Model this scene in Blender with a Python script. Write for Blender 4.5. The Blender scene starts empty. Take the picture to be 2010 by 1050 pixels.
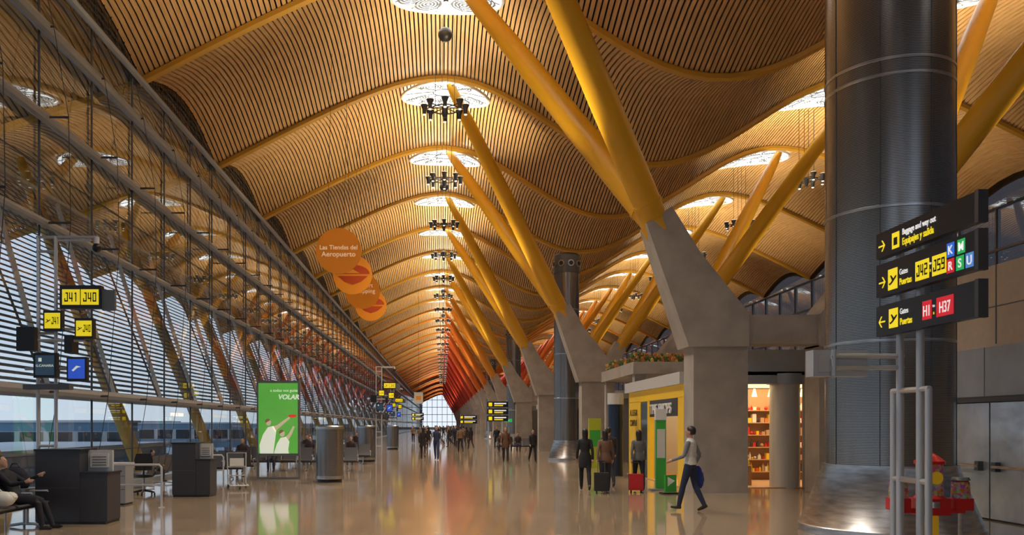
import bpy, bmesh, math, random
import numpy as np
from mathutils import Vector, Matrix, Euler
from mathutils.bvhtree import BVHTree
random.seed(7)
R=math.radians
scene=bpy.context.scene
COL=scene.collection

# ------------------------------------------------------------ materials
def mat(name,color,rough=.5,metal=0,emis=None,es=0,noise=0,nscale=6,bump=0,bscale=40,spec=None,color2=None,stretch=None):
    m=bpy.data.materials.new(name); m.use_nodes=True
    nt=m.node_tree; b=nt.nodes['Principled BSDF']
    b.inputs['Base Color'].default_value=(*color,1)
    b.inputs['Roughness'].default_value=rough
    b.inputs['Metallic'].default_value=metal
    if spec is not None: b.inputs['Specular IOR Level'].default_value=spec
    if emis: 
        b.inputs['Emission Color'].default_value=(*emis,1); b.inputs['Emission Strength'].default_value=es
    if noise or color2 or bump:
        tc=nt.nodes.new('ShaderNodeTexCoord'); mp=nt.nodes.new('ShaderNodeMapping')
        nt.links.new(tc.outputs['Object'],mp.inputs['Vector'])
        if stretch: mp.inputs['Scale'].default_value=stretch
    if noise or color2:
        n=nt.nodes.new('ShaderNodeTexNoise'); n.inputs['Scale'].default_value=nscale; n.inputs['Detail'].default_value=6
        nt.links.new(mp.outputs['Vector'],n.inputs['Vector'])
        r=nt.nodes.new('ShaderNodeValToRGB')
        c2=color2 if color2 else tuple(max(0,c*(1-noise)) for c in color)
        c1=color if color2 else tuple(min(1,c*(1+noise)) for c in color)
        r.color_ramp.elements[0].position=.32; r.color_ramp.elements[1].position=.68
        r.color_ramp.elements[0].color=(*c2,1); r.color_ramp.elements[1].color=(*c1,1)
        nt.links.new(n.outputs['Fac'],r.inputs['Fac']); nt.links.new(r.outputs['Color'],b.inputs['Base Color'])
    if bump:
        n2=nt.nodes.new('ShaderNodeTexNoise'); n2.inputs['Scale'].default_value=bscale
        nt.links.new(mp.outputs['Vector'],n2.inputs['Vector'])
        bp=nt.nodes.new('ShaderNodeBump'); bp.inputs['Strength'].default_value=bump; bp.inputs['Distance'].default_value=.02
        nt.links.new(n2.outputs['Fac'],bp.inputs['Height']); nt.links.new(bp.outputs['Normal'],b.inputs['Normal'])
    return m
def glassmat(name,tint,power=4,base=.05,mul=.95):
    m=bpy.data.materials.new(name); m.use_nodes=True; nt=m.node_tree
    for n in list(nt.nodes): nt.nodes.remove(n)
    o=nt.nodes.new('ShaderNodeOutputMaterial'); mx=nt.nodes.new('ShaderNodeMixShader')
    t=nt.nodes.new('ShaderNodeBsdfTransparent'); t.inputs[0].default_value=(*tint,1)
    g=nt.nodes.new('ShaderNodeBsdfGlossy'); g.inputs['Roughness'].default_value=0.01; g.inputs[0].default_value=(.95,.97,1,1)
    lw=nt.nodes.new('ShaderNodeLayerWeight'); lw.inputs[0].default_value=.5
    p=nt.nodes.new('ShaderNodeMath'); p.operation='POWER'; p.inputs[1].default_value=power
    a=nt.nodes.new('ShaderNodeMath'); a.operation='MULTIPLY_ADD'; a.inputs[1].default_value=mul; a.inputs[2].default_value=base; a.use_clamp=True
    nt.links.new(lw.outputs['Facing'],p.inputs[0]); nt.links.new(p.outputs[0],a.inputs[0]); nt.links.new(a.outputs[0],mx.inputs[0])
    nt.links.new(t.outputs[0],mx.inputs[1]); nt.links.new(g.outputs[0],mx.inputs[2]); nt.links.new(mx.outputs[0],o.inputs[0])
    return m
M={}
M['wood']=mat('bamboo_slat',(.68,.43,.19),.42,color2=(.53,.31,.115),nscale=3,stretch=(5,.4,1))
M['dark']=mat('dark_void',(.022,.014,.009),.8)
M['beam']=mat('beam_ochre',(.56,.31,.035),.4)
M['concrete']=mat('concrete',(.43,.40,.36),.75,color2=(.33,.305,.275),nscale=1.6,bump=.25,bscale=30)
M['steel']=mat('brushed_steel',(.50,.50,.51),.3,1,noise=.25,nscale=3,stretch=(1,1,6))
M['steeldk']=mat('dark_steel',(.10,.105,.115),.45,.6)
M['lampmetal']=mat('lamp_metal',(.13,.135,.14),.4,.7)
M['lampglass']=mat('lamp_glass',(.8,.8,.75),.3,emis=(1,.9,.7),es=1.2)
M['alu']=mat('aluminium',(.60,.62,.65),.38,.5)
M['rail']=mat('facade_rail_paint',(.33,.37,.42),.4,.2)
M['black']=mat('black_plastic',(.012,.012,.014),.35)
M['signblk']=mat('sign_black',(.012,.014,.02),.3)
M['yel']=mat('sign_yellow',(.95,.75,.02),.4,emis=(1,.8,.02),es=.5)
M['white']=mat('sign_white',(.85,.85,.85),.4,emis=(1,1,1),es=.5)
M['sblue']=mat('sign_blue',(.02,.12,.6),.4,emis=(.03,.15,.7),es=.6)
M['sgreen']=mat('sign_green',(.02,.45,.1),.4,emis=(.02,.5,.12),es=.5)
M['sred']=mat('sign_red',(.65,.02,.03),.4,emis=(.8,.02,.04),es=.4)
M['slblue']=mat('sign_lightblue',(.1,.3,.75),.4,emis=(.1,.3,.8),es=.4)
M['blk2']=mat('lettering_black',(.01,.01,.01),.5)
M['yelw']=mat('yellow_shop_panel',(.80,.50,.02),.45,emis=(.9,.55,.02),es=.08)
M['beige']=mat('beige_panel',(.52,.45,.37),.5,noise=.05)
M['grey']=mat('grey_laminate',(.30,.30,.31),.45)
M['lgrey']=mat('light_grey_trim',(.55,.56,.56),.45)
M['seat']=mat('seat_grey',(.13,.13,.14),.4,.3)
M['desk']=mat('desk_charcoal',(.045,.045,.055),.4)
M['blugrey']=mat('bluegrey_steel_panel',(.36,.41,.47),.38,.3,noise=.1,nscale=1.5)
M['lift']=mat('stainless_door',(.66,.71,.78),.22,.7,noise=.15,nscale=2,bump=.6,bscale=2.5)
M['red']=mat('red_enamel',(.60,.02,.02),.25)
M['warm']=mat('shop_lightpanel',(1,.8,.5),.5,emis=(1,.72,.38),es=1.8)
M['shopwall']=mat('shop_interior',(.50,.30,.16),.6)
M['darkglass']=mat('dark_glass',(.03,.04,.05),.08,0)
M['orange']=mat('orange_disc',(.80,.28,.015),.5,emis=(.9,.28,.01),es=.1)
M['dorange']=mat('deep_orange',(.62,.08,.01),.5)
M['cream']=mat('cream_lettering',(.95,.75,.5),.5,emis=(1,.75,.5),es=.3)
M['skyl']=mat('skylight_diffuser',(.9,.93,.95),.5,emis=(.93,.97,1),es=3.5)
M['whitep']=mat('white_paint',(.75,.76,.76),.4)
M['grille']=mat('grille_grey',(.16,.17,.18),.5,.4)
M['skin']=mat('skin',(.50,.29,.20),.55)
M['hair']=mat('dark_hair',(.018,.012,.009),.5)
M['greenad']=mat('poster_green',(.10,.42,.06),.4,emis=(.08,.42,.05),es=.45,color2=(.20,.50,.12),nscale=.8)
M['adwhite']=mat('poster_white',(.85,.9,.8),.4,emis=(.85,.95,.8),es=.4)
M['adskin']=mat('poster_skin',(.7,.6,.42),.4,emis=(.7,.62,.42),es=.3)
M['adred']=mat('poster_red',(.8,.05,.04),.4,emis=(.9,.05,.04),es=.4)
M['glass']=glassmat('facade_glass',(.78,.85,.88))
M['glassdk']=glassmat('lunette_mesh_glass',(.38,.37,.36),base=.06,mul=.5)
M['glassvd']=glassmat('smoked_glass',(.05,.05,.055),base=.06,mul=.5)
M['glassc']=glassmat('clear_glass',(.93,.95,.95),base=.04,mul=.6)
M['screenb']=mat('screen_blue',(.02,.06,.4),.3,emis=(.03,.1,.6),es=.6)
M['screend']=mat('screen_dark',(.02,.04,.06),.3,emis=(.03,.06,.1),es=.5)
M['apron']=mat('apron_concrete',(.38,.39,.40),.8,noise=.1,nscale=.05)
M['bluebridge']=mat('jetbridge_blue',(.16,.30,.42),.4)
M['paper']=mat('paper',(.7,.7,.66),.6)
M['greent']=mat('totem_green',(.05,.33,.05),.4,emis=(.05,.5,.05),es=.05)
M['ygreen']=mat('totem_yellowgreen',(.38,.42,.03),.4,emis=(.6,.65,.03),es=.05)
M['navy']=mat('navy_column',(.01,.025,.06),.3)
M['plastic']=mat('white_plastic_bag',(.8,.78,.7),.4)
M['leaf']=mat('leaf_green',(.09,.16,.04),.6)
M['petal']=mat('petal_orange',(.60,.18,.04),.6)
M['petaly']=mat('petal_yellow',(.60,.42,.08),.6)
M['louver']=mat('louver_grey',(.13,.16,.21),.45,.3)

def tubemat(t):
    a=np.array([.72,.385,.018]); b=np.array([.76,.16,.012]); c=np.array([.52,.035,.010])
    col=a+(b-a)*min(1,t*2) if t<.5 else b+(c-b)*min(1,(t-.5)*2)
    return mat('tube_paint',tuple(float(v) for v in col),.38)

def ribmat():
    m=bpy.data.materials.new('ribbed_steel'); m.use_nodes=True; nt=m.node_tree; b=nt.nodes['Principled BSDF']
    b.inputs['Metallic'].default_value=.85; b.inputs['Roughness'].default_value=.26
    tc=nt.nodes.new('ShaderNodeTexCoord'); sp=nt.nodes.new('ShaderNodeSeparateXYZ'); nt.links.new(tc.outputs['Object'],sp.inputs[0])
    mu=nt.nodes.new('ShaderNodeMath'); mu.operation='MULTIPLY'; mu.inputs[1].default_value=2*math.pi/.026
    sn=nt.nodes.new('ShaderNodeMath'); sn.operation='SINE'
    nt.links.new(sp.outputs['Z'],mu.inputs[0]); nt.links.new(mu.outputs[0],sn.inputs[0])
    r=nt.nodes.new('ShaderNodeValToRGB'); r.color_ramp.elements[0].position=.1; r.color_ramp.elements[1].position=.8
    r.color_ramp.elements[0].color=(.18,.175,.17,1); r.color_ramp.elements[1].color=(.42,.41,.40,1)
    nt.links.new(sn.outputs[0],r.inputs[0]); nt.links.new(r.outputs[0],b.inputs['Base Color'])
    return m
M['rib']=ribmat()
def floormat():
    m=bpy.data.materials.new('polished_marble'); m.use_nodes=True; nt=m.node_tree; b=nt.nodes['Principled BSDF']
    tc=nt.nodes.new('ShaderNodeTexCoord')
    n=nt.nodes.new('ShaderNodeTexNoise'); n.inputs['Scale'].default_value=3.5; n.inputs['Detail'].default_value=8
    nt.links.new(tc.outputs['Object'],n.inputs['Vector'])
    r=nt.nodes.new('ShaderNodeValToRGB'); r.color_ramp.elements[0].position=.3; r.color_ramp.elements[1].position=.7
    r.color_ramp.elements[0].color=(.36,.265,.175,1); r.color_ramp.elements[1].color=(.48,.365,.25,1)
    nt.links.new(n.outputs['Fac'],r.inputs[0])
    br=nt.nodes.new('ShaderNodeTexBrick'); br.offset=0; br.inputs['Scale'].default_value=1; br.inputs['Brick Width'].default_value=.9; br.inputs['Row Height'].default_value=.9
    br.inputs['Mortar Size'].default_value=.006; br.inputs['Color1'].default_value=(1,1,1,1); br.inputs['Color2'].default_value=(.82,.82,.82,1); br.inputs['Mortar'].default_value=(.6,.6,.6,1)
    nt.links.new(tc.outputs['Object'],br.inputs['Vector'])
    mx=nt.nodes.new('ShaderNodeMix'); mx.data_type='RGBA'; mx.blend_type='MULTIPLY'; mx.inputs[0].default_value=1
    nt.links.new(r.outputs[0],mx.inputs[6]); nt.links.new(br.outputs['Color'],mx.inputs[7]); nt.links.new(mx.outputs[2],b.inputs['Base Color'])
    b.inputs['Roughness'].default_value=.08; b.inputs['Specular IOR Level'].default_value=.8
    return m
M['floor']=floormat()

# ------------------------------------------------------------ mesh builder
class MB:
    def __init__(s): s.v=[]; s.f=[]; s.m=[]; s.mats=[]
    def mi(s,k):
        if k not in s.mats: s.mats.append(k)
        return s.mats.index(k)
    def add(s,vs,fs,k):
        o=len(s.v); s.v.extend([tuple(v) for v in vs]); i=s.mi(k)
        for f in fs: s.f.append([o+q for q in f]); s.m.append(i)
    def box(s,x0,x1,y0,y1,z0,z1,k,rot=0,c=None):
        vs=[(x,y,z) for z in (z0,z1) for y in (y0,y1) for x in (x0,x1)]
        if rot:
            cx,cy=c if c else ((x0+x1)/2,(y0+y1)/2); ca,sa=math.cos(R(rot)),math.sin(R(rot))
            vs=[(cx+(x-cx)*ca-(y-cy)*sa,cy+(x-cx)*sa+(y-cy)*ca,z) for x,y,z in vs]
        s.add(vs,[(0,2,3,1),(4,5,7,6),(0,1,5,4),(2,6,7,3),(0,4,6,2),(1,3,7,5)],k)
    def tube(s,path,rad,k,seg=10,step=None,cap=True):
        path=[Vector(p) for p in path]
        if not hasattr(rad,'__len__'): rad=[rad]*len(path)
        if step:
            np_,nr=[path[0]],[rad[0]]
            for a,b,ra,rb in zip(path,path[1:],rad,rad[1:]):
                n=max(1,int((b-a).length/step))
                for i in range(1,n+1): np_.append(a.lerp(b,i/n)); nr.append(ra+(rb-ra)*i/n)
            path,rad=np_,nr
        t0=(path[1]-path[0]).normalized()
        u=t0.orthogonal().normalized(); vs=[]
        if abs(t0.z)<.95: u=(Vector((0,0,1))-t0*t0.z).normalized()
        for i,p in enumerate(path):
            t=(path[min(i+1,len(path)-1)]-path[max(i-1,0)])
            t=t.normalized() if t.length>0 else t0
            u=(u-t*u.dot(t)).normalized(); w=t.cross(u)
            for j in range(seg):
                a=2*math.pi*j/seg; vs.append(p+(u*math.cos(a)+w*math.sin(a))*rad[i])
        fs=[]
        n=len(path)
        for i in range(n-1):
            for j in range(seg):
                j2=(j+1)%seg; fs.append((i*seg+j,i*seg+j2,(i+1)*seg+j2,(i+1)*seg+j))
        if cap: fs.append(tuple(range(seg))[::-1]); fs.append(tuple((n-1)*seg+j for j in range(seg)))
        s.add(vs,fs,k)
    def rings(s,rs,k,seg=16,step=None):
        if step:
            o=[rs[0]]
            for a,b in zip(rs,rs[1:]):
                n=max(1,int(abs(b[2]-a[2])/step))
                for i in range(1,n+1): o.append(tuple(a[q]+(b[q]-a[q])*i/n for q in range(5)))
            rs=o
        vs=[];fs=[]
        for cx,cy,cz,rx,ry in rs:
            for j in range(seg):
                a=2*math.pi*j/seg; vs.append((cx+rx*math.cos(a),cy+ry*math.sin(a),cz))
        n=len(rs)
        for i in range(n-1):
            for j in range(seg):
                j2=(j+1)%seg; fs.append((i*seg+j,i*seg+j2,(i+1)*seg+j2,(i+1)*seg+j))
        fs.append(tuple(range(seg))[::-1]); fs.append(tuple((n-1)*seg+j for j in range(seg)))
        s.add(vs,fs,k)
    def sph(s,c,r,k,seg=12,rg=8):
        if not hasattr(r,'__len__'): r=(r,r,r)
        rs=[]
        for i in range(rg+1):
            a=-math.pi/2+math.pi*i/rg; q=max(.02,math.cos(a))
            rs.append((c[0],c[1],c[2]+r[2]*math.sin(a),r[0]*q,r[1]*q))
        s.rings(rs,k,seg)
    def prism(s,pts,axis,a0,a1,k):
        n=len(pts)
        def mk(p,a): return (p[0],a,p[1]) if axis=='y' else ((a,p[0],p[1]) if axis=='x' else (p[0],p[1],a))
        vs=[mk(p,a0) for p in pts]+[mk(p,a1) for p in pts]
        fs=[tuple(range(n)),tuple(range(2*n-1,n-1,-1))]+[(i,n+i,n+(i+1)%n,(i+1)%n) for i in range(n)]
        s.add(vs,fs,k)
    def mesh(s,name,smooth=True):
        me=bpy.data.meshes.new(name); me.from_pydata(s.v,[],s.f)
        for k in s.mats: me.materials.append(M[k] if isinstance(k,str) else k)
        me.polygons.foreach_set('material_index',s.m)
        bm=bmesh.new(); bm.from_mesh(me); bmesh.ops.recalc_face_normals(bm,faces=bm.faces[:])
        if smooth:
            for f in bm.faces: f.smooth=True
            for e in bm.edges:
                if len(e.link_faces)==2 and e.calc_face_angle(0)>R(35): e.smooth=False
        bm.to_mesh(me); bm.free()
        return me
    def obj(s,name,loc=(0,0,0),rz=0,parent=None,smooth=True):
        me=s.mesh(name,smooth); return place(name,me,loc,rz,parent)
def place(name,me,loc=(0,0,0),rz=0,parent=None,scale=1):
    o=bpy.data.objects.new(name,me); COL.objects.link(o); o.location=loc; o.rotation_euler=(0,0,R(rz))
    if scale!=1: o.scale=(scale,)*3
    if parent: o.parent=parent
    return o
def text(body,loc,size,k,parent,facing='-y',align='LEFT',name='lettering',ex=.002,bold=0,sx=1,rz=None,shear=0):
    c=bpy.data.curves.new(name,'FONT'); c.body=body; c.size=size; c.extrude=ex; c.align_x=align; c.offset=bold; c.shear=shear
    c.materials.append(M[k]); o=bpy.data.objects.new(name,c); COL.objects.link(o)
    o.location=loc; o.rotation_euler=(R(90),0,0 if facing=='-y' else R(-90)); 
    if rz is not None: o.rotation_euler=(R(90),0,R(rz))
    o.scale=(sx,1,1)
    if parent:
        o.parent=parent; o.matrix_parent_inverse=Matrix.LocRotScale(parent.location,parent.rotation_euler,None).inverted()
    return o
STK={'J':[(.44,0,.6,1),(0,0,.6,.15),(0,0,.15,.38),(.2,.86,.6,1)],
 '4':[(0,.36,.15,1),(0,.28,.6,.42),(.40,0,.55,1)],'1':[(.26,0,.42,1),(.1,.82,.42,.96)],
 '0':[(0,0,.15,1),(.45,0,.6,1),(0,0,.6,.14),(0,.86,.6,1)],
 '2':[(0,.86,.6,1),(.45,.46,.6,1),(0,.43,.6,.57),(0,0,.15,.5),(0,0,.6,.14)],
 '5':[(0,.86,.6,1),(0,.46,.15,1),(0,.43,.6,.57),(.45,0,.6,.5),(0,0,.6,.14)],
 '9':[(0,.86,.6,1),(0,.43,.15,1),(0,.43,.6,.57),(.45,0,.6,1),(0,0,.6,.14)]}
def code(mb,body,u0,z0,w,h,plane,pos,k='blk2'):
    n=len(body); cw=w/(n*.6+(n-1)*.2)
    for i,ch in enumerate(body):
        o=i*.8*cw
        for (a,b,c,d) in STK[ch]:
            ua,ub=o+a*cw,o+c*cw; za,zb=z0+b*h,z0+d*h
            if plane=='y': mb.box(u0+ua,u0+ub,pos-.003,pos,za,zb,k)
            else: mb.box(pos-.003,pos,u0-ub,u0-ua,za,zb,k)

# ------------------------------------------------------------ camera
cam=bpy.data.cameras.new('camera'); co=bpy.data.objects.new('camera',cam); COL.objects.link(co)
co.location=(0,0,1.8); co.rotation_euler=(R(90),0,0)
cam.sensor_width=36; cam.lens=1657/2010*36; cam.shift_x=137/2010; cam.shift_y=310/2010; cam.clip_end=3000; cam.clip_start=.1
scene.camera=co

# ------------------------------------------------------------ world
w=bpy.data.worlds.new('sky'); scene.world=w; w.use_nodes=True; nt=w.node_tree
bg=nt.nodes['Background']; tc=nt.nodes.new('ShaderNodeTexCoord'); sp=nt.nodes.new('ShaderNodeSeparateXYZ')
r=nt.nodes.new('ShaderNodeValToRGB'); r.color_ramp.elements[0].position=0; r.color_ramp.elements[1].position=.5
r.color_ramp.elements[0].color=(.80,.88,.98,1); r.color_ramp.elements[1].color=(.42,.56,.80,1)
nt.links.new(tc.outputs['Generated'],sp.inputs[0]); nt.links.new(sp.outputs['Z'],r.inputs[0]); nt.links.new(r.outputs[0],bg.inputs[0])
bg.inputs[1].default_value=1.05

# ------------------------------------------------------------ ceiling
XL,XR=-9.84,27.64; PER=17.8
def prof(x):
    if 0<=x<=PER: return 14.85+1.85*math.cos(2*math.pi*x/PER)
    u=-x if x<0 else x-PER
    if u<=9.84: return 16.7+1.75-math.sqrt((.55*u)**2+1.75**2)
    return 12.76-(u-9.84)*.33
def cz(x,y):
    t=(y/9.0)%1.0
    amp=.40+.65*min(1,(16.7-prof(x))/4)
    return prof(x)+amp*math.sin(math.pi*t)
Y0,YN=-2,45
NG=17
xs=np.arange(-18.8,XR+.01,.162)
sub=8
V=[];F=[]
for xi in xs:
    ya=[ (Y0+ (k)/sub)*9.0 for k in range((NG-Y0)*sub+1)]
    base=len(V)
    for y in ya:
        zl=cz(xi-.054,y); zr=cz(xi+.054,y)
        V+= [(xi-.054,y,zl+.06),(xi-.054,y,zl),(xi+.054,y,zr),(xi+.054,y,zr+.06)]
    for i in range(len(ya)-1):
        a=base+4*i
        for q in range(3): F.append((a+q,a+q+1,a+q+5,a+q+4))
me=bpy.data.meshes.new('ceiling'); me.from_pydata(V,[],F); me.materials.append(M['wood'])
ceil=place('ceiling',me)
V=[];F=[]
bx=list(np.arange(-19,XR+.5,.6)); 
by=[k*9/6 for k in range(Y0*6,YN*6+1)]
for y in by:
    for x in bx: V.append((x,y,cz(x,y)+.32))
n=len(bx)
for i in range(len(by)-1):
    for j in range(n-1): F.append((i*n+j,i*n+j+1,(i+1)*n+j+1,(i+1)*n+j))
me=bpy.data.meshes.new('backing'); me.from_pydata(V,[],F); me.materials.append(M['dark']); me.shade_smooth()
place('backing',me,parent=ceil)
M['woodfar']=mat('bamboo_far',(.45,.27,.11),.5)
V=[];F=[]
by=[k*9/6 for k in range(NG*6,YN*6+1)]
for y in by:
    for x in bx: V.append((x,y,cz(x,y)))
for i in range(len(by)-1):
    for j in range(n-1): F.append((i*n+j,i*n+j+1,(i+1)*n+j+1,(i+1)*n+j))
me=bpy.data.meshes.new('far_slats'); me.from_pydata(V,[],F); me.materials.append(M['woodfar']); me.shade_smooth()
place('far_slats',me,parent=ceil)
tm={}
def tcol(k):
    t=max(0,min(1,(k-3)/5)); key=round(t,1)
    if key not in tm: tm[key]=tubemat(key)
    return tm[key]
mb=MB()
for k in range(Y0,YN+1):
    pth=[(x,k*9.0,prof(x)-.08) for x in np.arange(-18.8,XR+.1,.7)]
    mb.tube(pth,.15,'beam' if k<12 else tcol(4 if k<20 else 6),6 if k<20 else 4)
mb.obj('roof_beams',parent=ceil)
mb=MB()
for k in range(Y0,YN):
    for X in (XL+.05,XR-.05):
        pth=[(X,k*9+9*t/8,cz(X,k*9+8.999*t/8 if t else k*9)-.1) for t in range(9)]
        mb.tube(pth,.11,'steeldk',5)
mb.obj('eave_arches',parent=ceil)
mb=MB()
for k in range(Y0,YN):
    for X,gm in ((XL+.2,'glassdk'),(XR-.2,'glassvd')):
        for t in range(8):
            ya,yb=k*9+9*t/8,k*9+9*(t+1)/8
            mb.add([(X,ya,12.6),(X,yb,12.6),(X,yb-1e-4,cz(X,yb-1e-4)+.3),(X,ya,cz(X,ya+1e-5)+.3)],[(0,1,2,3)],gm)
    if k<14:
        X=XL+.24
        for t in range(1,18):
            y=k*9+.5*t; mb.tube([(X,y,12.6),(X,y,cz(X,y))],.012,'steeldk',4)
        for z in (12.8,13.0,13.2,13.4,13.6):
            h=(z-12.76)/1.05
            if h<1:
                q=math.asin(max(0,h))/math.pi*9; mb.tube([(X,k*9+q,z),(X,k*9+9-q,z)],.012,'steeldk',4)
mb.obj('window_2',smooth=False)

# ------------------------------------------------------------ skylights
def skylight(cx,cy,detail=True):
    mb=MB(); rad=1.95; off=.16
    def disc(x0,y0,r0,o,k,rings=4,seg=24,r1=0):
        vs=[];fs=[]
        for i in range(rings+1):
            rr=r1+(r0-r1)*i/rings
            for j in range(seg):
                a=2*math.pi*j/seg; x=x0+rr*math.cos(a); y=y0+rr*math.sin(a); vs.append((x,y,cz(x,y)-o))
        for i in range(rings):
            for j in range(seg):
                j2=(j+1)%seg; fs.append((i*seg+j,i*seg+j2,(i+1)*seg+j2,(i+1)*seg+j))
        mb.add(vs,fs,k)
    disc(cx,cy,rad,off,'skyl')
    for rr,tr,k in ((rad,.07,'whitep'),(.55,.03,'grille')):
        mb.tube([(cx+rr*math.cos(a),cy+rr*math.sin(a),cz(cx+rr*math.cos(a),cy+rr*math.sin(a))-off-.03) for a in [2*math.pi*i/24 for i in range(25)]],tr,k,5)
    if detail:
        for i in range(12):
            a=2*math.pi*i/12+.2
            mb.tube([(cx+q*math.cos(a),cy+q*math.sin(a),cz(cx+q*math.cos(a),cy+q*math.sin(a))-off-.03) for q in (.55,1.2,1.93)],.022,'grille',4)
        for a in (R(60),R(120),R(20),R(160),R(-60),R(-120)):
            x0,y0=cx+1.3*math.cos(a),cy+1.3*math.sin(a)
            for q in (.50,.38,.26,.14): disc(x0,y0,q,off+.07,'grille',1,16,q-.085)
            mb.tube([(x0+.54*math.cos(b),y0+.54*math.sin(b),cz(x0,y0)-off-.07) for b in [2*math.pi*i/16 for i in range(17)]],.025,'whitep',4)
    mb.obj('skylight')
for k in range(0,30):
    for X in (.15,17.2): skylight(X,9*k+1.95,k<12)

# ------------------------------------------------------------ chandeliers
mb=MB()
N=8
for i in range(N):
    a=2*math.pi*i/N; x,y=.76*math.cos(a),.76*math.sin(a)
    mb.tube([(x,y,-.24),(x,y,-.05),(x,y,.10)],[.07,.08,.145],'lampmetal',10)
    mb.tube([(x,y,.10),(x,y,.12)],[.14,.12],'lampglass',10)
    mb.tube([(x,y,-.27),(x,y,-.24)],[.05,.06],'lampglass',10)
    mb.tube([(0,0,.0),(x,y,-.02)],.02,'steeldk',5)
mb.tube([(.5*math.cos(a),.5*math.sin(a),-.05) for a in [2*math.pi*i/16 for i in range(17)]],.025,'lampmetal',5)
mb.tube([(0,0,-.36),(0,0,-.15),(0,0,.1)],[.05,.12,.08],'lampmetal',10)
for q in (-.35,-.1,.1,.35): mb.tube([(q,0,0),(q,0,3.3)],.012,'black',4)
chm=mb.mesh('chandelier')
for k in range(1,26):
    for X in (.1,17.3):
        place('chandelier',chm,(X,9*k+4.1,13.5))
mb=MB(); mb.sph((0,0,0),.24,'lampmetal',16,10); mb.tube([(0,0,.2),(0,0,2.0)],.01,'black',4)
sm=mb.mesh('hanging_sphere')
for k in range(8): place('hanging_sphere',sm,(.1,28.4+18*k-.2,14.85))

# ------------------------------------------------------------ tree columns
def tree(k):
    y=22.95+18*k; mb=MB(); tcm=tcol(k)
    def arm(sgn,cx):
        X=lambda v: cx+sgn*(v-cx)
        pier=[(6.70,0),(8.15,0),(8.15,3.95),(6.70,3.95)]
        armp=[(6.55,3.9),(5.46,7.2),(6.14,7.66),(6.85,6.42),(8.15,4.78),(8.15,3.9)]
        mb.prism([(X(a),b) for a,b in pier],'y',y-.45,y+.45,'concrete')
        vs=[]
        for sy in (-1,1):
            for (a,b) in armp:
                dep=.55 if b<5 else (.52 if b<7 else .40)
                vs.append((X(a),y+sy*dep,b))
        n=len(armp); fs=[tuple(range(n)),tuple(range(2*n-1,n-1,-1))]+[(i,n+i,n+(i+1)%n,(i+1)%n) for i in range(n)]
        mb.add(vs,fs,'concrete')
        base=Vector((X(5.82),y,7.25)); 
        tx=.3 if sgn>0 else 18.25
        for ty in (y+4.65,y-4.35):
            top=Vector((tx,ty,prof(.3)-.05)); pts=[];rr=[]
            dirn=(top-base)
            for t,r_ in ((0,.36),(.08,.38),(.3,.385),(.6,.34),(.85,.27),(.97,.2),(1,.15)):
                p=base+dirn*t; pts.append(p); rr.append(r_)
            mb.tube(pts,rr,tcm,18 if k<6 else 8)
            if k<6:
                d=dirn.normalized(); q=base+dirn*.055
                mb.tube([q-d*.05,q+d*.05],[.40,.40],tcm,18)
        d=Vector((-sgn*.55,0,.83)).normalized()
        mb.tube([base-d*.25,base+d*.12],[.44,.43],tcm,16)
    arm(1,9.1); arm(-1,9.1)
    mb.box(8.1,10.1,y-.4,y+.4,3.98,4.76,'concrete')
    mb.obj('support_column')
for k in range(-1,22): tree(k)

# ------------------------------------------------------------ floor
mb=MB(); mb.box(-9.7,XR,-18,405,-.3,0,'floor'); mb.obj('floor',smooth=False)
mb=MB(); mb.add([(-1500,-500,-4.5),(1500,-500,-4.5),(1500,2500,-4.5),(-1500,2500,-4.5)],[(0,1,2,3)],'apron'); mb.obj('apron_ground',smooth=False)

# ------------------------------------------------------------ left facade
GX=-9.6
mb=MB()
mb.add([(GX,-18,.05),(GX,405,.05),(GX,405,12.6),(GX,-18,12.6)],[(0,1,2,3)],'glass'); mb.obj('window_1',smooth=False)
mb=MB()
for z,rr in ((11.25,.15),(9.1,.125),(6.6,.10),(2.62,.13),(12.6,.10)):
    mb.tube([(GX+.18,-18,z),(GX+.18,405,z)],rr,'rail',8)
for z in (4.2,8.0,1.1): mb.tube([(GX+.03,-18,z),(GX+.03,405,z)],.018,'steeldk',4)
for i in range(-6,135):
    y=20.0+3*i-18
    if y<-17 or y>404: continue
    mb.tube([(GX+.05,y,0),(GX+.05,y,12.6)],.03,'steeldk',5)
    if y<170:
        bow=[(GX+.1,y,.2),(GX+.5,y,2.6),(GX+.8,y,6.6),(GX+.75,y,9.1),(GX+.4,y,11.25),(GX+.1,y,12.6)]
        mb.tube(bow,.01,'steeldk',4)
        for z,q in ((2.6,.5),(6.6,.8),(9.1,.75),(11.25,.4)):
            mb.tube([(GX,y,z),(GX+q,y,z)],.028,'steeldk',4)
mb.box(GX-.1,GX+.15,-18,405,0,.12,'rail')
mb.obj('wall_left')
mb=MB()
for k in range(0,45):
    y=1.8+9*k
    mb.tube([(-10.1,y,-1),(-10.4,y,.6),(-13.9,y,9.5),(-14.4,y,10.9)],[.2,.24,.22,.15],'beam',12)
mb.obj('facade_struts')
mb=MB()
NL=40
for i in range(NL):
    t=i/(NL-1); x=-10.55-2.6*t; z=2.75+6.6*t
    mb.add([(x,-18,z),(x,405,z),(x-.10,405,z+.09),(x-.10,-18,z+.09)],[(0,1,2,3)],'louver')
for i in range(-6,90):
    y=4.5*i
    mb.tube([(-10.45,y,2.6),(-13.05,y+1.6,9.3)],.085,'whitep',5)
    mb.tube([(-10.5,y,2.6),(-13.1,y,9.3)],.035,'steeldk',4)
    mb.tube([(-9.7,y,2.62),(-10.5,y,2.62)],.05,'alu',5)
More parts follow.
